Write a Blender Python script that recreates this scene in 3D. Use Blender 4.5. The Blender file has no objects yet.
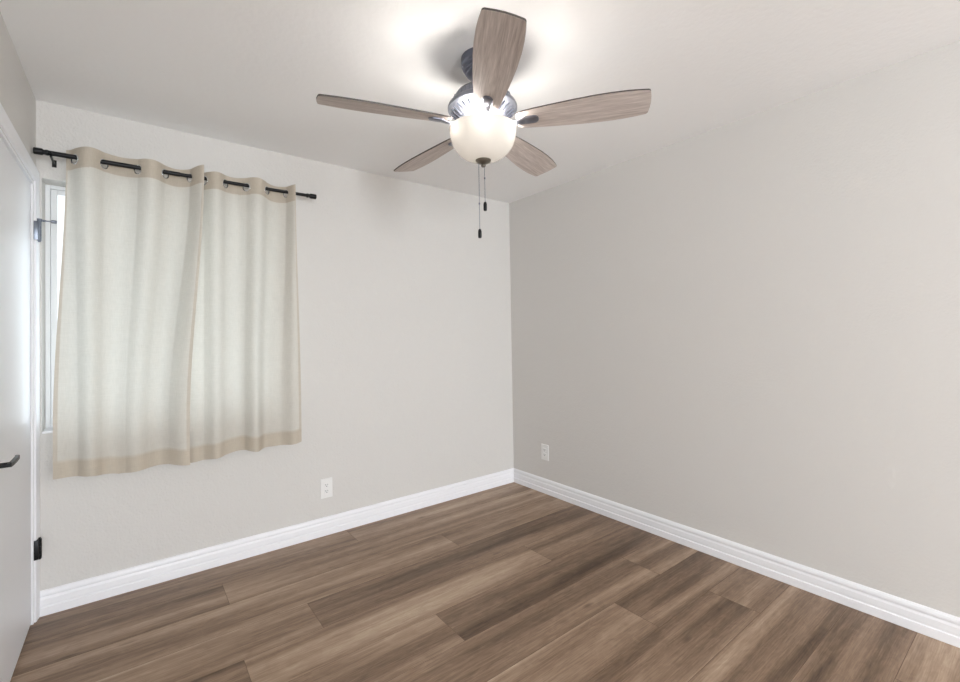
import bpy, bmesh, math, random
from mathutils import Vector, Matrix

random.seed(7)
PI = math.pi
scene = bpy.context.scene
C = scene.collection

# ------------------------------------------------------------------ camera, world, light, exposure
cam_d = bpy.data.cameras.new('camera')
cam_d.sensor_width = 36
cam_d.sensor_fit = 'HORIZONTAL'
cam_d.lens = 449.156 / 960 * 36
cam_d.shift_x = 8.219 / 960
cam_d.shift_y = -13.756 / 960
cam_d.clip_start = .02
cam = bpy.data.objects.new('camera', cam_d)
C.objects.link(cam)
cam.matrix_world = Matrix(((0.79741, 0.00331, -0.60343, -2.65804),
                           (-0.60322, -0.02235, -0.79726, -2.93727),
                           (-0.01613, 0.99974, -0.01582, 1.28868),
                           (0, 0, 0, 1)))
scene.camera = cam

world = bpy.data.worlds.new('sky')
scene.world = world
world.use_nodes = True
wb = world.node_tree.nodes['Background']
wb.inputs['Color'].default_value = (0.93, 0.97, 1.0, 1)
wb.inputs['Strength'].default_value = 1.1

def area(name, loc, rot, sx, sy, watts, col):
    l = bpy.data.lights.new(name, 'AREA')
    l.shape = 'RECTANGLE'; l.size = sx; l.size_y = sy; l.energy = watts; l.color = col
    o = bpy.data.objects.new(name, l); C.objects.link(o)
    o.location = loc; o.rotation_euler = rot
    return o
# daylight coming in through the window
area('daylight', (-2.60, 0.50, 0.85), (math.radians(-115), 0, math.radians(8)), 1.4, 2.4, 30, (0.80, 0.90, 1.0))
# steep light from high in the sky that falls on the window sill
sd_ = bpy.data.lights.new('sun', 'SUN'); sd_.energy = 24; sd_.angle = math.radians(8); sd_.color = (0.86, 0.93, 1.0)
so_ = bpy.data.objects.new('sun', sd_); C.objects.link(so_)
so_.rotation_euler = Vector((-.03, -.17, -.98)).to_track_quat('-Z', 'Y').to_euler()
# fill lamps added far behind the camera to brighten the room, no real source
area('far_fill', (-2.75, -7.3, 1.15), (math.radians(94), 0, math.radians(-52)), 1.6, 1.9, 240, (0.90, 0.95, 1.0))
area('far_fill', (-0.30, -7.0, 1.0), (math.radians(94), 0, math.radians(48)), 1.4, 1.8, 46, (0.90, 0.95, 1.0))  # weaker added fill, aimed at the left wall and door

scene.view_settings.view_transform = 'Standard'
scene.view_settings.look = 'None'
scene.view_settings.gamma = 1
scene.view_settings.exposure = 0.36

# ------------------------------------------------------------------ room numbers (metres)
H = 2.44; W = 3.02; BACK = -7.5; LEND = -7.5
WX0, WX1, WZ0, WZ1 = -3.0, -1.935, 0.85, 2.07      # window opening
DY0, DY1, DZ = -0.060, -0.900, 2.032                # door opening in the left wall

# ------------------------------------------------------------------ materials
def mat(name, col=(.8, .8, .8), rough=.5, metal=0.0, spec=.5):
    m = bpy.data.materials.new(name); m.use_nodes = True
    b = m.node_tree.nodes['Principled BSDF']
    b.inputs['Base Color'].default_value = (*col, 1)
    b.inputs['Roughness'].default_value = rough
    b.inputs['Metallic'].default_value = metal
    b.inputs['Specular IOR Level'].default_value = spec
    return m
def N(m, t, **k):
    n = m.node_tree.nodes.new(t)
    for a, v in k.items(): setattr(n, a, v)
    return n
def LK(m, a, b): m.node_tree.links.new(a, b)
def srgb(r, g, b):
    f = lambda c: ((c / 255 + .055) / 1.055) ** 2.4 if c > 10 else c / 255 / 12.92
    return (f(r), f(g), f(b))

def plaster(name, col, scale, strength, dist=.004):
    m = mat(name, col, .75, spec=.25)
    b = m.node_tree.nodes['Principled BSDF']
    tc = N(m, 'ShaderNodeTexCoord')
    n1 = N(m, 'ShaderNodeTexNoise'); n1.inputs['Scale'].default_value = scale; n1.inputs['Detail'].default_value = 3
    n2 = N(m, 'ShaderNodeTexNoise'); n2.inputs['Scale'].default_value = scale * .3; n2.inputs['Detail'].default_value = 2
    LK(m, tc.outputs['Object'], n1.inputs['Vector']); LK(m, tc.outputs['Object'], n2.inputs['Vector'])
    ad = N(m, 'ShaderNodeMath', operation='ADD')
    LK(m, n1.outputs['Fac'], ad.inputs[0]); LK(m, n2.outputs['Fac'], ad.inputs[1])
    bp = N(m, 'ShaderNodeBump'); bp.inputs['Strength'].default_value = strength; bp.inputs['Distance'].default_value = dist
    LK(m, ad.outputs[0], bp.inputs['Height']); LK(m, bp.outputs['Normal'], b.inputs['Normal'])
    return m
M_wall = plaster('wall_paint', srgb(217, 214, 210), 85, .28)
M_wall_rough = plaster('rough_wall_paint', srgb(217, 214, 210), 85, .7)
M_ceil = plaster('ceiling_paint', srgb(247, 246, 245), 45, .35)
M_trim = mat('trim_paint', srgb(245, 245, 248), .38)
M_door = mat('door_paint', srgb(242, 243, 246), .42)
M_black = mat('black_metal', (.012, .012, .013), .38, .6)
M_hinge = mat('grey_hinge', (.20, .22, .26), .35, .9)
M_chrome = mat('chrome', (.75, .76, .78), .18, 1)
M_silver = mat('brushed_silver', (.24, .25, .29), .36, .85)
M_dsilver = mat('dark_silver', (.19, .20, .25), .35, .85)
M_bronze = mat('finial_bronze', (.17, .15, .12), .4, .7)
M_plate = mat('outlet_plastic', srgb(238, 237, 235), .35)
M_slot = mat('outlet_slot', (.03, .03, .03), .6)
M_vinyl = mat('window_vinyl', srgb(240, 241, 243), .4)

def glass_mat():
    m = bpy.data.materials.new('window_glass'); m.use_nodes = True
    nt = m.node_tree; nt.nodes.remove(nt.nodes['Principled BSDF'])
    o = nt.nodes['Material Output']
    t = N(m, 'ShaderNodeBsdfTransparent'); t.inputs['Color'].default_value = (.96, .98, .98, 1)
    g = N(m, 'ShaderNodeBsdfGlossy'); g.inputs['Roughness'].default_value = .02
    f = N(m, 'ShaderNodeFresnel'); f.inputs['IOR'].default_value = 1.45
    x = N(m, 'ShaderNodeMixShader')
    LK(m, f.outputs[0], x.inputs[0]); LK(m, t.outputs[0], x.inputs[1]); LK(m, g.outputs[0], x.inputs[2])
    LK(m, x.outputs[0], o.inputs['Surface'])
    return m
M_glass = glass_mat()

def bowl_mat():
    m = bpy.data.materials.new('frosted_bowl_glass'); m.use_nodes = True
    nt = m.node_tree; nt.nodes.remove(nt.nodes['Principled BSDF'])
    o = nt.nodes['Material Output']
    d = N(m, 'ShaderNodeBsdfDiffuse'); d.inputs['Color'].default_value = (.88, .84, .78, 1)
    t = N(m, 'ShaderNodeBsdfTranslucent'); t.inputs['Color'].default_value = (.046, .043, .039, 1)
    g = N(m, 'ShaderNodeBsdfGlossy'); g.inputs['Roughness'].default_value = .15
    f = N(m, 'ShaderNodeFresnel'); f.inputs['IOR'].default_value = 1.1
    x = N(m, 'ShaderNodeMixShader'); x.inputs[0].default_value = .5
    y = N(m, 'ShaderNodeMixShader')
    LK(m, d.outputs[0], x.inputs[1]); LK(m, t.outputs[0], x.inputs[2])
    LK(m, f.outputs[0], y.inputs[0]); LK(m, x.outputs[0], y.inputs[1]); LK(m, g.outputs[0], y.inputs[2])
    LK(m, y.outputs[0], o.inputs['Surface'])
    return m
M_bowl = bowl_mat()

def fabric_mat():
    # linen: single cloth lets light through, the double cloth of header and hems lets less through
    m = bpy.data.materials.new('linen'); m.use_nodes = True
    nt = m.node_tree; nt.nodes.remove(nt.nodes['Principled BSDF'])
    o = nt.nodes['Material Output']
    at = N(m, 'ShaderNodeAttribute'); at.attribute_name = 'double'
    tc = N(m, 'ShaderNodeTexCoord')
    mp = N(m, 'ShaderNodeMapping'); mp.inputs['Scale'].default_value = (260, 260, 30)
    mq = N(m, 'ShaderNodeMapping'); mq.inputs['Scale'].default_value = (25, 25, 420)
    n1 = N(m, 'ShaderNodeTexNoise'); n2 = N(m, 'ShaderNodeTexNoise')
    n1.inputs['Scale'].default_value = 1; n2.inputs['Scale'].default_value = 1
    LK(m, tc.outputs['Object'], mp.inputs[0]); LK(m, tc.outputs['Object'], mq.inputs[0])
    LK(m, mp.outputs[0], n1.inputs['Vector']); LK(m, mq.outputs[0], n2.inputs['Vector'])
    ad = N(m, 'ShaderNodeMath', operation='ADD'); LK(m, n1.outputs[0], ad.inputs[0]); LK(m, n2.outputs[0], ad.inputs[1])
    rp = N(m, 'ShaderNodeValToRGB')
    rp.color_ramp.elements[0].position = .3; rp.color_ramp.elements[0].color = (*srgb(204, 199, 190), 1)
    rp.color_ramp.elements[1].position = .7; rp.color_ramp.elements[1].color = (*srgb(218, 213, 205), 1)
    hf = N(m, 'ShaderNodeMath', operation='MULTIPLY'); hf.inputs[1].default_value = .5
    LK(m, ad.outputs[0], hf.inputs[0]); LK(m, hf.outputs[0], rp.inputs[0])
    dc = N(m, 'ShaderNodeMix', data_type='RGBA'); dc.blend_type = 'MULTIPLY'; dc.inputs['B'].default_value = (.86, .81, .74, 1)
    LK(m, at.outputs['Fac'], dc.inputs['Factor']); LK(m, rp.outputs[0], dc.inputs['A'])
    d = N(m, 'ShaderNodeBsdfDiffuse'); LK(m, dc.outputs['Result'], d.inputs['Color'])
    tcol = N(m, 'ShaderNodeMix', data_type='RGBA')
    tcol.inputs['A'].default_value = (.86, .87, .80, 1); tcol.inputs['B'].default_value = (.50, .36, .24, 1)
    LK(m, at.outputs['Fac'], tcol.inputs['Factor'])
    t = N(m, 'ShaderNodeBsdfTranslucent'); LK(m, tcol.outputs['Result'], t.inputs['Color'])
    fa = N(m, 'ShaderNodeMapRange'); fa.inputs['To Min'].default_value = .17; fa.inputs['To Max'].default_value = .07
    LK(m, at.outputs['Fac'], fa.inputs['Value'])
    x = N(m, 'ShaderNodeMixShader'); LK(m, fa.outputs['Result'], x.inputs[0])
    LK(m, d.outputs[0], x.inputs[1]); LK(m, t.outputs[0], x.inputs[2])
    # the open weave lets a little of the view behind through
    tr = N(m, 'ShaderNodeBsdfTransparent')
    ta = N(m, 'ShaderNodeMapRange'); ta.inputs['To Min'].default_value = .01; ta.inputs['To Max'].default_value = .0
    LK(m, at.outputs['Fac'], ta.inputs['Value'])
    y = N(m, 'ShaderNodeMixShader'); LK(m, ta.outputs['Result'], y.inputs[0])
    LK(m, x.outputs[0], y.inputs[1]); LK(m, tr.outputs[0], y.inputs[2])
    LK(m, y.outputs[0], o.inputs['Surface'])
    return m
M_linen = fabric_mat()

def floor_mat():
    m = mat('wood_plank_vinyl', (.3, .2, .15), .42, spec=.35)
    b = m.node_tree.nodes['Principled BSDF']
    tc = N(m, 'ShaderNodeTexCoord')
    seed = N(m, 'ShaderNodeAttribute'); seed.attribute_name = 'seed'
    tone = N(m, 'ShaderNodeAttribute'); tone.attribute_name = 'tone'
    off = N(m, 'ShaderNodeCombineXYZ')
    s1 = N(m, 'ShaderNodeMath', operation='MULTIPLY'); s1.inputs[1].default_value = 37.3
    s2 = N(m, 'ShaderNodeMath', operation='MULTIPLY'); s2.inputs[1].default_value = 91.7
    LK(m, seed.outputs['Fac'], s1.inputs[0]); LK(m, seed.outputs['Fac'], s2.inputs[0])
    LK(m, s1.outputs[0], off.inputs[0]); LK(m, s2.outputs[0], off.inputs[1]); LK(m, s2.outputs[0], off.inputs[2])
    ad = N(m, 'ShaderNodeVectorMath', operation='ADD')
    LK(m, tc.outputs['Object'], ad.inputs[0]); LK(m, off.outputs[0], ad.inputs[1])
    def grain(sx, sy, det, dis=0.0, rough=.5):
        mp = N(m, 'ShaderNodeMapping'); mp.inputs['Scale'].default_value = (sx, sy, 1)
        n = N(m, 'ShaderNodeTexNoise'); n.inputs['Scale'].default_value = 1; n.inputs['Detail'].default_value = det
        n.inputs['Distortion'].default_value = dis; n.inputs['Roughness'].default_value = rough
        LK(m, ad.outputs[0], mp.inputs[0]); LK(m, mp.outputs[0], n.inputs['Vector'])
        return n.outputs['Fac']
    def lin(v, k, c):      # (v-.5)*k + c
        a = N(m, 'ShaderNodeMath', operation='MULTIPLY_ADD'); a.inputs[1].default_value = k; a.inputs[2].default_value = c - .5 * k
        LK(m, v, a.inputs[0]); return a.outputs[0]
    def plus(a, c):
        n = N(m, 'ShaderNodeMath', operation='ADD'); LK(m, a, n.inputs[0]); LK(m, c, n.inputs[1]); return n.outputs[0]
    broad = lin(grain(.45, 8.5, 1.5, .5), 1.25, 0)
    mid = lin(grain(1.6, 36, 3, .8), .42, 0)
    fine = lin(grain(9, 230, 3, 0, .6), .50, 0)
    mott = lin(grain(9, 24, 4, 1.4, .65), .36, 0)
    v = plus(plus(plus(plus(broad, mid), fine), mott), tone.outputs['Fac'])
    rp = N(m, 'ShaderNodeValToRGB'); cr = rp.color_ramp
    cr.elements[0].position = 0; cr.elements[0].color = (*srgb(74, 55, 40), 1)
    cr.elements[1].position = 1; cr.elements[1].color = (*srgb(204, 184, 160), 1)
    for p_, c_ in ((.28, (116, 94, 75)), (.5, (147, 122, 101)), (.75, (178, 153, 130))):
        e = cr.elements.new(p_); e.color = (*srgb(*c_), 1)
    LK(m, v, rp.inputs[0])
    # a few small knots
    mp = N(m, 'ShaderNodeMapping'); mp.inputs['Scale'].default_value = (2.2, 6.5, 1)
    vo = N(m, 'ShaderNodeTexVoronoi'); vo.inputs['Scale'].default_value = 1; vo.inputs['Randomness'].default_value = 1
    LK(m, ad.outputs[0], mp.inputs[0]); LK(m, mp.outputs[0], vo.inputs['Vector'])
    kr = N(m, 'ShaderNodeMapRange'); kr.inputs['From Min'].default_value = .02; kr.inputs['From Max'].default_value = .10
    kr.inputs['To Min'].default_value = .55; kr.inputs['To Max'].default_value = 0
    LK(m, vo.outputs['Distance'], kr.inputs['Value'])
    mx = N(m, 'ShaderNodeMix', data_type='RGBA'); mx.inputs['B'].default_value = (*srgb(70, 50, 36), 1)
    LK(m, kr.outputs['Result'], mx.inputs['Factor']); LK(m, rp.outputs[0], mx.inputs['A'])
    LK(m, mx.outputs['Result'], b.inputs['Base Color'])
    bp = N(m, 'ShaderNodeBump'); bp.inputs['Strength'].default_value = .12; bp.inputs['Distance'].default_value = .001
    LK(m, v, bp.inputs['Height']); LK(m, bp.outputs[0], b.inputs['Normal'])
    return m
M_floor = floor_mat()
M_gap = mat('plank_gap', srgb(112, 92, 74), .8)

def blade_mat():
    m = mat('weathered_oak_blade', (.4, .35, .3), .5, spec=.3)
    b = m.node_tree.nodes['Principled BSDF']
    tc = N(m, 'ShaderNodeTexCoord')
    def grain(sx, sy, det):
        mp = N(m, 'ShaderNodeMapping'); mp.inputs['Scale'].default_value = (sx, sy, 1)
        n = N(m, 'ShaderNodeTexNoise'); n.inputs['Scale'].default_value = 1; n.inputs['Detail'].default_value = det
        n.inputs['Distortion'].default_value = .6
        LK(m, tc.outputs['Object'], mp.inputs[0]); LK(m, mp.outputs[0], n.inputs['Vector']); return n.outputs[0]
    a = N(m, 'ShaderNodeMath', operation='ADD'); LK(m, grain(4, 60, 4), a.inputs[0]); LK(m, grain(12, 260, 3), a.inputs[1])
    h = N(m, 'ShaderNodeMath', operation='MULTIPLY'); h.inputs[1].default_value = .5; LK(m, a.outputs[0], h.inputs[0])
    rp = N(m, 'ShaderNodeValToRGB')
    rp.color_ramp.elements[0].position = .32; rp.color_ramp.elements[0].color = (*srgb(168, 154, 146), 1)
    rp.color_ramp.elements[1].position = .68; rp.color_ramp.elements[1].color = (*srgb(220, 209, 202), 1)
    LK(m, h.outputs[0], rp.inputs[0]); LK(m, rp.outputs[0], b.inputs['Base Color'])
    return m
M_blade = blade_mat()
M_blade_edge = mat('dark_blade_edge', srgb(74, 66, 62), .5)

# ------------------------------------------------------------------ mesh helpers
def link(name, bm, m, parent=None, smooth=False, auto=None):
    me = bpy.data.meshes.new(name)
    bmesh.ops.recalc_face_normals(bm, faces=bm.faces)
    bm.to_mesh(me); bm.free()
    ms = m if isinstance(m, (list, tuple)) else [m]
    for q in ms: me.materials.append(q)
    if smooth:
        for p in me.polygons: p.use_smooth = True
        if auto is not None: me.set_sharp_from_angle(angle=math.radians(auto))
    o = bpy.data.objects.new(name, me); C.objects.link(o)
    if parent: o.parent = parent
    return o
def B(): return bmesh.new()
def box(bm, x0, x1, y0, y1, z0, z1, bev=0, seg=2):
    r = bmesh.ops.create_cube(bm, size=1)
    vs = r['verts']
    for v in vs:
        v.co = Vector(((x0 + x1) / 2 + v.co.x * (x1 - x0), (y0 + y1) / 2 + v.co.y * (y1 - y0), (z0 + z1) / 2 + v.co.z * (z1 - z0)))
    if bev:
        es = list({e for v in vs for e in v.link_edges})
        bmesh.ops.bevel(bm, geom=es, offset=bev, segments=seg, affect='EDGES', profile=.5)
def lathe(bm, prof, n=48, mtx=None, cap=True):
    # prof: (r, z) list, revolved about z
    rings = []
    for r, z in prof:
        if r < 1e-6:
            rings.append([bm.verts.new((0, 0, z))])
        else:
            rings.append([bm.verts.new((r * math.cos(2 * PI * i / n), r * math.sin(2 * PI * i / n), z)) for i in range(n)])
    for a, b in zip(rings, rings[1:]):
        for i in range(n):
            j = (i + 1) % n
            if len(a) == 1 and len(b) == 1: continue
            if len(a) == 1: bm.faces.new((a[0], b[j], b[i]))
            elif len(b) == 1: bm.faces.new((a[i], a[j], b[0]))
            else: bm.faces.new((a[i], a[j], b[j], b[i]))
    if cap:
        for g in (rings[0], rings[-1]):
            if len(g) > 2: bm.faces.new(g)
    if mtx is not None:
        for g in rings:
            for v in g: v.co = mtx @ v.co
def along(p0, p1):
    p0, p1 = Vector(p0), Vector(p1)
    d = (p1 - p0).normalized()
    return Matrix.Translation(p0) @ d.to_track_quat('Z', 'Y').to_matrix().to_4x4(), (p1 - p0).length
def cyl(bm, p0, p1, r, n=20, bev=0):
    m, L = along(p0, p1)
    pr = [(r, 0), (r, L)] if not bev else [(r - bev, 0), (r, bev), (r, L - bev), (r - bev, L)]
    lathe(bm, pr, n, m)
def torus(bm, c, axis, R_, r_, n=28, k=10):
    m = Matrix.Translation(c) @ Vector(axis).to_track_quat('Z', 'Y').to_matrix().to_4x4()
    g = [[bm.verts.new(m @ Vector(((R_ + r_ * math.cos(2 * PI * j / k)) * math.cos(2 * PI * i / n),
                                   (R_ + r_ * math.cos(2 * PI * j / k)) * math.sin(2 * PI * i / n),
                                   r_ * math.sin(2 * PI * j / k)))) for j in range(k)] for i in range(n)]
    for i in range(n):
        for j in range(k):
            bm.faces.new((g[i][j], g[(i + 1) % n][j], g[(i + 1) % n][(j + 1) % k], g[i][(j + 1) % k]))
def extrude_profile(bm, prof, p0, p1, outd):
    # prof: (d, z) with d measured along outd; swept from p0 to p1
    p0, p1, outd = Vector(p0), Vector(p1), Vector(outd)
    a = [bm.verts.new(p0 + outd * d + Vector((0, 0, z))) for d, z in prof]
    b = [bm.verts.new(p1 + outd * d + Vector((0, 0, z))) for d, z in prof]
    n = len(prof)
    for i in range(n):
        j = (i + 1) % n
        bm.faces.new((a[i], a[j], b[j], b[i]))
    bm.faces.new(a); bm.faces.new(b)
def struct(o):
    o['kind'] = 'structure'; return o
def empty(name, loc, label=None, cat=None, group=None):
    o = bpy.data.objects.new(name, None); C.objects.link(o)
    o.location = loc; o.empty_display_size = .05
    if label: o['label'] = label; o['category'] = cat
    if group: o['group'] = group
    return o
def tag(o, label, cat, group=None):
    o['label'] = label; o['category'] = cat
    if group: o['group'] = group
    return o

# ------------------------------------------------------------------ floor: staggered planks with fine bevelled joints
def build_floor():
    bm = B()
    sd = bm.faces.layers.float.new('seed'); tn = bm.faces.layers.float.new('tone')
    X0, X1 = -W - .14, 0.0
    PL, PWD = 1.535, .2295
    joints = {0: [-1.527], 1: [-2.285], 2: [-1.07], 3: [-1.985], 4: [-2.305, -.765], 5: [-1.545], 6: [-.43], 7: [-.83], 8: [-1.92, -.385], 9: [-1.30], 10: [-.95]}
    # tone per row: (left of the joint, right of it), as seen
    tones = {0: (.46, .58), 1: (.40, .60), 2: (.53, .52), 3: (.62, .40), 4: (.30, .60, .46), 5: (.56, .34),
             6: (.46, .44), 7: (.68, .40), 8: (.48, .46, .46), 9: (.52, .46), 10: (.42, .36), 11: (.60, .57)}
    rnd = random.Random(11)
    y = 0.0; r = 0
    while y > BACK + .001:
        yn = max(y - (.236 if r == 0 else PWD), BACK)
        js = joints.get(r) or [-rnd.uniform(.2, 1.4), -rnd.uniform(1.8, 2.9)]
        edges = [X0] + sorted(js) + [X1]
        t = tones.get(r, (.5,) * 3)
        for idx, (a, b) in enumerate(zip(edges, edges[1:])):
            tt = t[min(idx, len(t) - 1)]
            s = rnd.random() * 10
            g = .0008
            ia, ib, iy0, iy1 = a + g, b - g, yn + g, y - g
            o4 = [bm.verts.new(p) for p in ((a, yn, -.0012), (b, yn, -.0012), (b, y, -.0012), (a, y, -.0012))]
            i4 = [bm.verts.new(p) for p in ((ia, iy0, 0), (ib, iy0, 0), (ib, iy1, 0), (ia, iy1, 0))]
            fs = [bm.faces.new(i4)]
            fs[0].material_index = 0
            for q in range(4):
                f = bm.faces.new((o4[q], o4[(q + 1) % 4], i4[(q + 1) % 4], i4[q])); f.material_index = 1; fs.append(f)
            for f in fs: f[sd] = s; f[tn] = tt
        y = yn; r += 1
    # slab under the planks
    n0 = len(bm.faces)
    box(bm, X0, X1 + .12, BACK, .18, -.08, -.002)
    bm.faces.ensure_lookup_table()
    for f in bm.faces[n0:]: f.material_index = 1
    me = bpy.data.meshes.new('floor'); bm.to_mesh(me); bm.free()
    me.materials.append(M_floor); me.materials.append(M_gap)
    o = bpy.data.objects.new('floor', me); C.objects.link(o)
    return struct(o)
build_floor()

bm = B(); box(bm, -W - .12, .12, BACK, .18, H, H + .1); struct(link('ceiling', bm, M_ceil))
# window wall with its opening
bm = B()
T = .18
box(bm, -W - .12, WX0, 0, T, 0, H)
box(bm, WX1, .12, 0, T, 0, H)
box(bm, WX0, WX1, 0, T, 0, WZ0)
box(bm, WX0, WX1, 0, T, WZ1, H)
struct(link('wall_front', bm, M_wall_rough))
bm = B(); box(bm, 0, .12, BACK, 0, 0, H); struct(link('wall_right', bm, M_wall))
bm = B()
box(bm, -W - .12, -W, DY0, 0, 0, H)
box(bm, -W - .12, -W, DY1, DY0, DZ, H)
box(bm, -W - .12, -W, LEND, DY1, 0, H)
box(bm, -W - .14, -W - .12, LEND, .18, 0, H)  # unseen backing sheet, added to stop light leaking round the door
struct(link('wall_left', bm, M_wall))

# baseboards: stepped, moulded profile
BP = [(0, 0), (.0165, 0), (.0165, .036), (.0150, .0385), (.0115, .0405), (.0115, .046), (.0125, .050), (.0120, .074), (.0085, .082), (.0075, .086),
      (.0120, .0905), (.0125, .098), (.0105, .106), (.0050, .114), (0, .115)]
bm = B(); extrude_profile(bm, BP, (-W + .0135, 0, 0), (0, 0, 0), (0, -1, 0)); struct(link('baseboard_front', bm, M_trim))
bm = B(); extrude_profile(bm, BP, (0, 0, 0), (0, BACK, 0), (-1, 0, 0)); struct(link('baseboard_right', bm, M_trim))
bm = B(); extrude_profile(bm, BP, (-W, DY1 - .062, 0), (-W, LEND, 0), (1, 0, 0)); struct(link('baseboard_left', bm, M_trim))

# door casing on the left wall (profiled: thick outer edge, thinner towards the door)
CW = .057
def casing():
    bm = B()
    # cross section: (distance from the opening edge, thickness)
    pr = [(0, 0), (0, .007), (.006, .009), (.020, .0095), (.030, .012), (.046, .0135), (CW - .002, .0135), (CW, .011), (CW, 0)]
    y0, y1, zt = DY0 + .003, DY1 - .003, DZ + .003
    path = [((y0, 0), (1, 0)), ((y0, zt), (1, 1)), ((y1, zt), (-1, 1)), ((y1, 0), (-1, 0))]
    rows = [[bm.verts.new((-W + t, y + oy * d, z + oz * d)) for d, t in pr] for (y, z), (oy, oz) in path]
    for a, b in zip(rows, rows[1:]):
        for i in range(len(pr) - 1):
            bm.faces.new((a[i], a[i + 1], b[i + 1], b[i]))
    bm.faces.new(rows[0]); bm.faces.new(rows[-1])
    return struct(link('trim_1', bm, M_trim))
casing()
# jamb lining
bm = B()
box(bm, -W - .12, -W, DY0 - .012, DY0, 0, DZ)
box(bm, -W - .12, -W, DY1, DY1 + .012, 0, DZ)
box(bm, -W - .12, -W, DY1 + .012, DY0 - .012, DZ - .012, DZ)
struct(link('trim_2', bm, M_trim))

# door
DX = -W - .008
door = struct(empty('door_1', (DX, DY0 - .015, 0)))
def D(o):
    o.parent = door; o.matrix_parent_inverse = Matrix.Translation(door.location).inverted(); return o
bm = B(); box(bm, DX - .035, DX, DY1 + .015, DY0 - .015, .008, DZ - .015, .0015)
D(link('slab', bm, M_door))
def hinge(z, m):
    bm = B()
    # leaf folded from the casing edge to the door face, barrel with knuckles and pin caps
    yb = DY0 + .018; xb = -W + .0175
    box(bm, -W - .008, -W + .0155, DY0 - .004, yb, z - .044, z + .044, .001)
    for k in range(5):
        cyl(bm, (xb, yb, z - .045 + k * .018), (xb, yb, z - .045 + k * .018 + .0172), .0072, 16, .0008)
    cyl(bm, (xb, yb, z + .045), (xb, yb, z + .050), .0052, 14, .001)
    cyl(bm, (xb, yb, z - .050), (xb, yb, z - .045), .0052, 14, .001)
    return D(link('hinge', bm, m, smooth=True, auto=35))
h_up = hinge(1.805, M_hinge); h_lo = hinge(.328, M_black)
h_up['label'] = 'grey upper hinge'; h_lo['label'] = 'black lower hinge'
# hinge pin stop: collar, threaded arm, rubber bumper
bm = B()
zc = 1.856
hx, hy = -W + .0175, DY0 + .018
cyl(bm, (hx, hy, zc - .006), (hx, hy, zc + .008), .010, 18, .001)
cyl(bm, (hx, hy, zc), (hx + .048, hy + .004, zc + .001), .0032, 12)
cyl(bm, (hx + .012, hy + .001, zc), (hx + .022, hy + .002, zc), .0055, 12)
cyl(bm, (hx + .040, hy + .0035, zc + .001), (hx + .060, hy + .005, zc + .001), .0078, 16, .0015)
D(link('hinge_stop', bm, M_hinge, smooth=True, auto=35))
# lever handle
bm = B()
HY, HZ = -.828, .884
cyl(bm, (DX, HY, HZ), (DX + .008, HY, HZ), .027, 32, .002)
D(link('handle_rose', bm, M_black, smooth=True, auto=35))
bm = B()
cyl(bm, (DX + .006, HY, HZ), (DX + .052, HY, HZ), .0085, 20, .001)
pts = [(.048, -.010, 0), (.050, .02, 0), (.050, .07, 0), (.049, .118, 0), (.046, .130, 0)]
prev = None
for (dx, dy, dz) in pts:
    hw = .0065 if dy < .10 else .0055
    ring = [bm.verts.new((DX + dx + a * .0055, HY + dy, HZ + dz + b * hw)) for a, b in ((-1, -1), (1, -1), (1, 1), (-1, 1))]
    if prev:
        for i in range(4): bm.faces.new((prev[i], prev[(i + 1) % 4], ring[(i + 1) % 4], ring[i]))
    else: bm.faces.new(ring)
    prev = ring
bm.faces.new(prev)
D(link('lever_handle', bm, M_black))

# ------------------------------------------------------------------ window: sliding vinyl window set deep in the opening
win = struct(empty('window_1', (WX0, .14, WZ0)))
def Wn(o):
    o.parent = win; o.matrix_parent_inverse = Matrix.Translation(win.location).inverted(); return o
FY0, FY1 = .110, .175
def frame(name, x0, x1, z0, z1, y0, y1, w, m):
    bm = B()
    box(bm, x0, x0 + w, y0, y1, z0, z1, .002); box(bm, x1 - w, x1, y0, y1, z0, z1, .002)
    box(bm, x0 + w, x1 - w, y0, y1, z0, z0 + w, .002); box(bm, x0 + w, x1 - w, y0, y1, z1 - w, z1, .002)
    return Wn(link(name, bm, m))
frame('window_frame', WX0, WX1, WZ0, WZ1, FY0, FY1, .018, M_vinyl)
xm = (WX0 + WX1) / 2
for nx0, nx1, yy in ((WX0 + .019, xm + .02, .118), (xm - .02, WX1 - .019, .146)):
    s = frame('window_sash', nx0, nx1, WZ0 + .019, WZ1 - .019, yy, yy + .024, .024, M_vinyl)
    bm = B(); box(bm, nx0 + .023, nx1 - .023, yy + .010, yy + .014, WZ0 + .042, WZ1 - .042)
    g = link('glass_pane', bm, M_glass)
    g.parent = s
bm = B(); box(bm, WX0 + .001, WX1 - .001, -.004, FY0, WZ0, WZ0 + .010, .002)
Wn(link('window_sill', bm, M_trim))

# ------------------------------------------------------------------ curtain rod
RY, RZ = -.115, 2.164
def rz(x): return RZ + (x + 2.37) * .006
rod = tag(empty('curtain_rod', (-2.37, RY, RZ)), 'thin black metal curtain rod with cylinder ends across the window wall', 'curtain rod')
def Rd(o):
    o.parent = rod; o.matrix_parent_inverse = Matrix.Translation(rod.location).inverted(); return o
bm = B()
cyl(bm, (-2.985, RY, rz(-2.985)), (-1.76, RY, rz(-1.76)), .0095, 24)
cyl(bm, (-2.985, RY, rz(-2.985)), (-2.45, RY, rz(-2.45)), .0112, 24, .001)
Rd(link('pole', bm, M_black, smooth=True, auto=35))
def finial(x0, x1):
    bm = B()
    m, L = along((x0, RY, rz(x0)), (x1, RY, rz(x1)))
    lathe(bm, [(.0112, 0), (.0130, .002), (.0130, .010), (.0105, .013), (.0105, .018), (.0145, .021), (.0152, .024), (.0152, L - .002), (.0135, L)], 28, m)
    Rd(link('finial', bm, M_black, smooth=True, auto=35))
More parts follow.
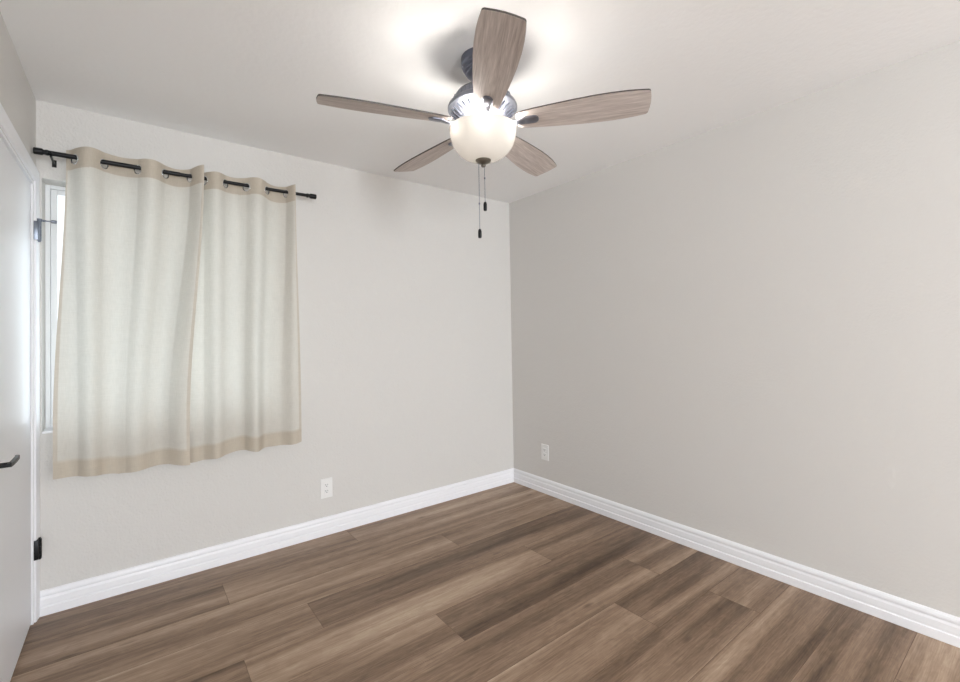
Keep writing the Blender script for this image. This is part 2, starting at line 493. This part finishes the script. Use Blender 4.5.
finial(-1.791, -1.733)
finial(-2.962, -3.014)
def bracket(x):
    bm = B()
    z = rz(x)
    box(bm, x - .0085, x + .0085, -.004, 0, z - .031, z + .004, .001)
    box(bm, x - .004, x + .004, RY - .004, -.003, z - .019, z - .013, .001)
    # cradle
    g = []
    for k in range(9):
        a = PI + PI * k / 8
        g.append((RY + .0155 * math.cos(a), z + .0155 * math.sin(a)))
    for (ya, za), (yb, zb) in zip(g, g[1:]):
        cyl(bm, (x, ya, za), (x, yb, zb), .004, 8)
    b = Rd(link('wall_bracket', bm, M_black))
    bm = B(); lathe(bm, [(.0, .0022), (.003, .002), (.0045, 0)], 16, Matrix.Translation((x, -.004, z - .021)) @ Matrix.Rotation(PI / 2, 4, 'X'))
    s = link('screw', bm, M_chrome); s.parent = b; s.matrix_parent_inverse = b.matrix_parent_inverse.copy()
bracket(-2.955); bracket(-1.888)

# ------------------------------------------------------------------ curtains
def smooth01(t): t = max(0, min(1, t)); return t * t * (3 - 2 * t)
def interp(xs, ys, x):
    if x <= xs[0]: return ys[0]
    for a, b, c, d in zip(xs, xs[1:], ys, ys[1:]):
        if x <= b: return c + (d - c) * (x - a) / (b - a)
    return ys[-1]
EY = .0105      # the eyelets hang from the top of the pole
def curtain(name, label, grom, xa, xb, first_sign, bot, amp, top_z, edge_fold, bot_z, ph, ybot, end_swing):
    """grom: x of the eyelets on the rod; cloth swings from one side of the rod to the other between them"""
    n = 220
    zs = [0.0035 * i for i in range(34)]
    zs += [zs[-1] + .0185 * (i + 1) for i in range(200)]
    zs = [q for q in zs if q < 1.52] + [1.535]
    mrows = len(zs) - 1
    G = [xa] + grom + [xb]
    def top(u):
        s = u * (len(G) - 1); i = min(int(s), len(G) - 2); f = s - i
        x = G[i] + (G[i + 1] - G[i]) * f
        w = math.sin(PI * f)
        if i == 0: w = math.sin(PI * .5 * (1 - f)); 
        if i == len(G) - 2: w = end_swing * math.sin(PI * .5 * f)
        sg = first_sign * (-1) ** i
        return x, (sg * w if sg < 0 else .62 * w)
    bm = B()
    dl = bm.verts.layers.float.new('double')
    grid = []
    rnd = random.Random(ph)
    fr = [(rnd.uniform(2.2, 6), rnd.uniform(0, 6.28), rnd.uniform(.003, .009)) for _ in range(4)]
    for j in range(mrows + 1):
        row = []
        v = zs[j] / zs[-1]
        for i in range(n + 1):
            u = i / n
            x, w = top(u)
            xbtm = bot[0] + (bot[1] - bot[0]) * u
            k = smooth01(v * 1.15)
            hz = top_z + .010 * -w * 0
            z0 = hz + (.006 * math.cos(u * 9 + ph))
            z1 = interp([q[0] for q in bot_z], [q[1] for q in bot_z], u)
            z = z0 + (z1 - z0) * v
            a_ = amp * (1 - .30 * k)
            xx = x * (1 - k) + xbtm * k
            yy = RY + w * a_ + (ybot - RY) * k
            for f_, p_, q_ in fr:
                yy += k * q_ * math.sin(f_ * u * PI * 2 + p_)
            xx += edge_fold[0] * math.exp(-(u / .05) ** 2) * k + edge_fold[1] * math.exp(-((1 - u) / .05) ** 2) * k
            vv = bm.verts.new((xx, yy, z))
            dist_top = z0 - z; dist_bot = z - z1
            width = abs(bot[1] - bot[0]) * 1.55
            du = min(u, 1 - u) * width
            d = 0
            if dist_top < .096: d = 1
            elif dist_bot < .085: d = 1
            elif du < .025: d = .6
            vv[dl] = d
            row.append(vv)
        grid.append(row)
    fcs = []
    for j in range(mrows):
        for i in range(n):
            fcs.append(bm.faces.new((grid[j][i], grid[j][i + 1], grid[j + 1][i + 1], grid[j + 1][i])))
    # punch the eyelet holes
    kill = []
    for f in bm.faces:
        c = f.calc_center_median()
        for gx in grom:
            if (c.z - rz(gx) + EY) ** 2 + (c.y - RY) ** 2 + (c.x - gx) ** 2 < .0205 ** 2: kill.append(f)
    bmesh.ops.delete(bm, geom=kill, context='FACES')
    o = link(name, bm, M_linen, smooth=True)
    tag(o, label, 'curtain', 'eyelet curtains on the black rod')
    for q, gx in enumerate(grom):
        # the cloth crosses the rod here: normal lies along the rod, turned by the local slope
        s = (q + 1) / (len(G) - 1)
        x0, w0 = top(s - .012); x1, w1 = top(s + .012)
        t = Vector((x1 - x0, (w1 - w0) * amp, 0)).normalized()
        nrm = Vector((-t.y, t.x, 0))
        bm = B(); torus(bm, (gx, RY, rz(gx) - EY), nrm, .0222, .0036, 32, 8)
        g = link('eyelet', bm, M_chrome, parent=o, smooth=True)
    return o
curtain('curtain', 'left beige linen eyelet curtain, nearest the white door', [-2.872, -2.765, -2.630, -2.517, -2.405],
        -2.905, -2.350, 1, (-2.952, -2.418), .048, 2.204, (0, .0),
        [(0, .648), (.25, .648), (.45, .628), (.6, .635), (.85, .640), (1, .632)], 3, -.110, 1.9)
curtain('curtain', 'right beige linen eyelet curtain, farther from the white door', [-2.338, -2.239, -2.130, -2.021, -1.912],
        -2.355, -1.876, 1, (-2.450, -1.846), .046, 2.203, (0, 0),
        [(0, .622), (.3, .640), (.5, .652), (.6, .642), (.9, .650), (1, .660)], 8, -.110, 1.5)

# ------------------------------------------------------------------ power outlets
def outlet(loc, rot, label):
    e = tag(empty('power_outlet', loc), label, 'outlet', 'wall outlets')
    e.rotation_euler = (0, 0, rot)
    # local: plate faces -y
    bm = B(); box(bm, -.039, .039, -.0060, 0, -.063, .063, .0022, 3); link('cover_plate', bm, M_plate, e)
    for dz in (-.0195, .0195):
        bm = B()
        box(bm, -.0165, .0165, -.0085, -.005, dz - .0145, dz + .0145, .003, 3)
        r = link('socket', bm, M_plate, e)
        bm = B()
        box(bm, -.0078, -.0052, -.0089, -.0080, dz - .0015, dz + .0080)
        box(bm, .0052, .0078, -.0089, -.0080, dz - .0005, dz + .0070)
        cyl(bm, (0, -.0080, dz - .0075), (0, -.0089, dz - .0075), .0028, 14)
        link('slots', bm, M_slot, r)
    bm = B(); cyl(bm, (0, -.0052, 0), (0, -.0068, 0), .003, 16, .0006); link('screw', bm, M_plate, e)
    return e
outlet((-1.648, 0, .301), 0, 'white wall outlet with two sockets below the right end of the curtain')
o2 = outlet((0, -.381, .328), PI / 2 * -1, 'white wall outlet on the right wall beside the room corner')
o2.rotation_euler = (0, 0, -PI / 2)

# ------------------------------------------------------------------ ceiling fan
FX, FY = -1.4875, -1.4889
FS = .96; FZ = 2.394     # fan drawn at 1/.96 of its size about its hanging point
BZ = 2.192
fan = tag(empty('ceiling_fan', (FX, FY, FZ)), 'silver ceiling fan with five grey oak blades, glass bowl light and two pull chains', 'ceiling fan')
fan.scale = (FS, FS, FS)
def F(name, bm, m, smooth=True, auto=40, parent=None, mtx=None):
    o = link(name, bm, m, parent=parent or fan, smooth=smooth, auto=auto)
    if mtx is not None: o.matrix_local = mtx
    return o
ZR = -H   # local z = world z - H
def prof(p): return [(r, z + ZR) for r, z in p]
bm = B(); lathe(bm, prof([(.030, 2.410), (.036, 2.405), (.060, 2.411), (.068, 2.418), (.068, 2.425), (.075, 2.429), (.075, 2.437), (.083, 2.442), (.083, 2.451), (.090, 2.458), (.090, 2.4875)]), 56)
F('canopy', bm, M_dsilver)
bm = B(); cyl(bm, (0, 0, 2.33 + ZR), (0, 0, 2.415 + ZR), .016, 24); F('downrod', bm, M_dsilver)
bm = B()
lathe(bm, prof([(0, 2.352), (.040, 2.350), (.085, 2.343), (.112, 2.330), (.126, 2.310), (.130, 2.292), (.136, 2.288), (.147, 2.280), (.151, 2.270), (.150, 2.262),
                (.140, 2.256), (.125, 2.250), (.108, 2.236), (.096, 2.222), (.088, 2.212), (.0, 2.212)]), 72, cap=False)
nf = len(bm.faces)
# cooling slits: slim ribs round the upper dome and the lower bell belong to the casting
for k in range(40):
    if k % 5 == 4: continue
    v0 = len(bm.verts); m = Matrix.Rotation(2 * PI * k / 40, 4, 'Z')
    cyl(bm, m @ Vector((.1300, 0, 2.2945 + ZR)), m @ Vector((.1250, 0, 2.3135 + ZR)), .0016, 8)
for k in range(30):
    m = Matrix.Rotation(2 * PI * k / 30, 4, 'Z')
    cyl(bm, m @ Vector((.134, 0, 2.2525 + ZR)), m @ Vector((.100, 0, 2.2255 + ZR)), .0028, 8)
bm.faces.ensure_lookup_table()
for f in bm.faces[nf:]: f.material_index = 1
F('motor_housing', bm, [M_silver, M_dsilver])
# hub under the motor that carries the blade irons, then the light kit
bm = B(); lathe(bm, prof([(0, 2.214), (.074, 2.214), (.080, 2.210), (.080, 2.196), (.074, 2.192), (.060, 2.190), (.060, 2.184), (.068, 2.180), (.068, 2.166), (.060, 2.162), (0, 2.162)]), 48, cap=False)
F('switch_housing', bm, M_silver)

def blade_outline():
    # radial position r, half width; rounded tip
    pts = [(.150, .036), (.158, .044), (.18, .050), (.22, .056), (.30, .0645), (.38, .0715), (.46, .0770), (.53, .0785), (.59, .0765), (.63, .0725), (.660, .0680)]
    up = [(r, w) for r, w in pts]
    tip = []
    rc = .013
    for k in range(6):
        a = PI / 2 * k / 5
        tip.append((.666 + rc * math.sin(a), .0670 - rc + rc * math.cos(a)))
    end = [(.6825, .030), (.6845, .0)]
    return up + tip + end
def make_blade(angle):
    r_root = Matrix.Rotation(angle, 4, 'Z')
    pitch = Matrix.Rotation(math.radians(-13.5), 4, 'X')
    mtx = Matrix.Translation((0, 0, BZ + .006 + ZR)) @ r_root @ pitch
    out = blade_outline()
    loop = [(r, w) for r, w in out] + [(r, -w) for r, w in reversed(out[:-1])]
    bm = B(); t = .0032
    lo = [bm.verts.new((r, w, -t)) for r, w in loop]; hi = [bm.verts.new((r, w, t)) for r, w in loop]
    f = bm.faces.new(lo); f.material_index = 0
    f = bm.faces.new(list(reversed(hi))); f.material_index = 1
    n = len(loop)
    for i in range(n):
        f = bm.faces.new((lo[i], hi[i], hi[(i + 1) % n], lo[(i + 1) % n])); f.material_index = 1
    b = link('blade', bm, [M_blade, M_blade_edge], parent=fan)
    b.matrix_local = mtx
    # blade iron: curved arm from the hub, oval pad below the blade
    bm = B()
    path = [(.078, 0, .004, .020), (.105, 0, -.004, .017), (.135, 0, -.012, .015), (.160, 0, -.012, .015), (.185, 0, -.0085, .019)]
    prev = None
    for r, y_, z, hw in path:
        ring = [bm.verts.new((r, a * hw, z + c_ * .0042)) for a, c_ in ((-1, -.4), (-.7, -1), (.7, -1), (1, -.4), (1, .6), (-1, .6))]
        if prev:
            for i in range(6): bm.faces.new((prev[i], prev[(i + 1) % 6], ring[(i + 1) % 6], ring[i]))
        else: bm.faces.new(ring)
        prev = ring
    bm.faces.new(prev)
    # pad: stadium shape
    st = []; PA, PB, PR = .192, .222, .021
    for k in range(17):
        a = PI / 2 + PI * k / 16
        st.append((PA + PR * math.cos(a), PR * math.sin(a)))
    for k in range(17):
        a = -PI / 2 + PI * k / 16
        st.append((PB + PR * math.cos(a), PR * math.sin(a)))
    top = [bm.verts.new((x, y_, -.0034)) for x, y_ in st]
    m1 = [bm.verts.new((x, y_, -.0090)) for x, y_ in st]
    cxp = .207
    m2 = [bm.verts.new((cxp + (x - cxp) * .86, y_ * .80, -.0122)) for x, y_ in st]
    for a, c_ in ((top, m1), (m1, m2)):
        for i in range(len(st)): bm.faces.new((a[i], a[(i + 1) % len(st)], c_[(i + 1) % len(st)], c_[i]))
    bm.faces.new(top); bm.faces.new(m2)
    ir = link('blade_iron', bm, M_silver, parent=b, smooth=True, auto=35)
    return b
for k in range(5):
    make_blade(2.8572 + k * 2 * PI / 5 + math.radians((-.5, 1.0, 0, 0, 0)[k]))

# light kit: glass bowl, finial, chains
bm = B()
ob = [(0.1465, 2.1780), (0.1450, 2.1673), (0.1440, 2.1534), (0.1380, 2.1266), (0.1260, 2.0999), (0.1080, 2.0764), (0.0840, 2.0582), (0.0560, 2.0475), (0.0280, 2.0432), (0.0100, 2.0421)]
lathe(bm, prof(ob), 72, cap=False)
F('glass_bowl', bm, M_bowl)
bm = B()
lathe(bm, prof([(0, 2.0510), (.016, 2.0490), (.030, 2.0470), (.0345, 2.0430), (.033, 2.0380), (.024, 2.0320), (.012, 2.0270), (.0085, 2.0240), (.0105, 2.0200), (.0085, 2.0150), (.0, 2.0120)]), 36, cap=False)
F('bowl_finial', bm, M_bronze)
bm = B(); cyl(bm, (0, 0, 2.05 + ZR), (0, 0, 2.165 + ZR), .005, 12); F('threaded_rod', bm, M_chrome)

def chain(dx, dy, z_end, ball_z, label):
    bm = B()
    z = 2.168
    while z > z_end + .040:
        bmesh.ops.create_uvsphere(bm, u_segments=8, v_segments=6, radius=.0016, matrix=Matrix.Translation((dx, dy, z + ZR)))
        z -= .0036
    cyl(bm, (dx, dy, 2.168 + ZR), (dx, dy, z_end + .036 + ZR), .0007, 6)
    cyl(bm, (dx, dy, ball_z - .004 + ZR), (dx, dy, ball_z + .004 + ZR), .0036, 12, .0008)
    c = F('pull_chain', bm, M_dsilver)
    bm = B()
    lathe(bm, [(0, z_end + ZR), (.0060, z_end + .001 + ZR), (.0078, z_end + .006 + ZR), (.0078, z_end + .030 + ZR), (.0060, z_end + .037 + ZR), (.0025, z_end + .041 + ZR), (0, z_end + .042 + ZR)], 20, Matrix.Translation((dx, dy, 0)), cap=False)
    k = F('pull_knob', bm, M_black, parent=c)
chain(-.016, .012, 1.704, 1.855, '')
chain(.004, -.003, 1.822, 1.965, '')

# bulbs in the bowl
for k in range(3):
    a = 2 * PI * k / 3 + .4
    bm = B()
    m = Matrix.Translation((.045 * math.cos(a), .045 * math.sin(a), 2.150 + ZR))
    lathe(bm, [(0, -.050), (.012, -.047), (.020, -.036), (.022, -.026), (.018, -.012), (.012, 0), (.012, .012), (0, .012)], 20, m, cap=False)
    bulb_m = bpy.data.materials.get('lit_bulb')
    if not bulb_m:
        bulb_m = mat('lit_bulb', (1, 1, 1), .5)
        bb = bulb_m.node_tree.nodes['Principled BSDF']
        bb.inputs['Emission Color'].default_value = (1, .93, .84, 1); bb.inputs['Emission Strength'].default_value = 5
    F('light_bulb', bm, bulb_m)
    for da in (-.55, .55):
        l = bpy.data.lights.new('bulb_glow', 'POINT'); l.energy = 2.1; l.color = (1, .96, .91); l.shadow_soft_size = .022
        lo_ = bpy.data.objects.new('bulb_glow', l); C.objects.link(lo_)
        lo_.location = (FX + .110 * math.cos(a + da), FY + .110 * math.sin(a + da), 2.124)
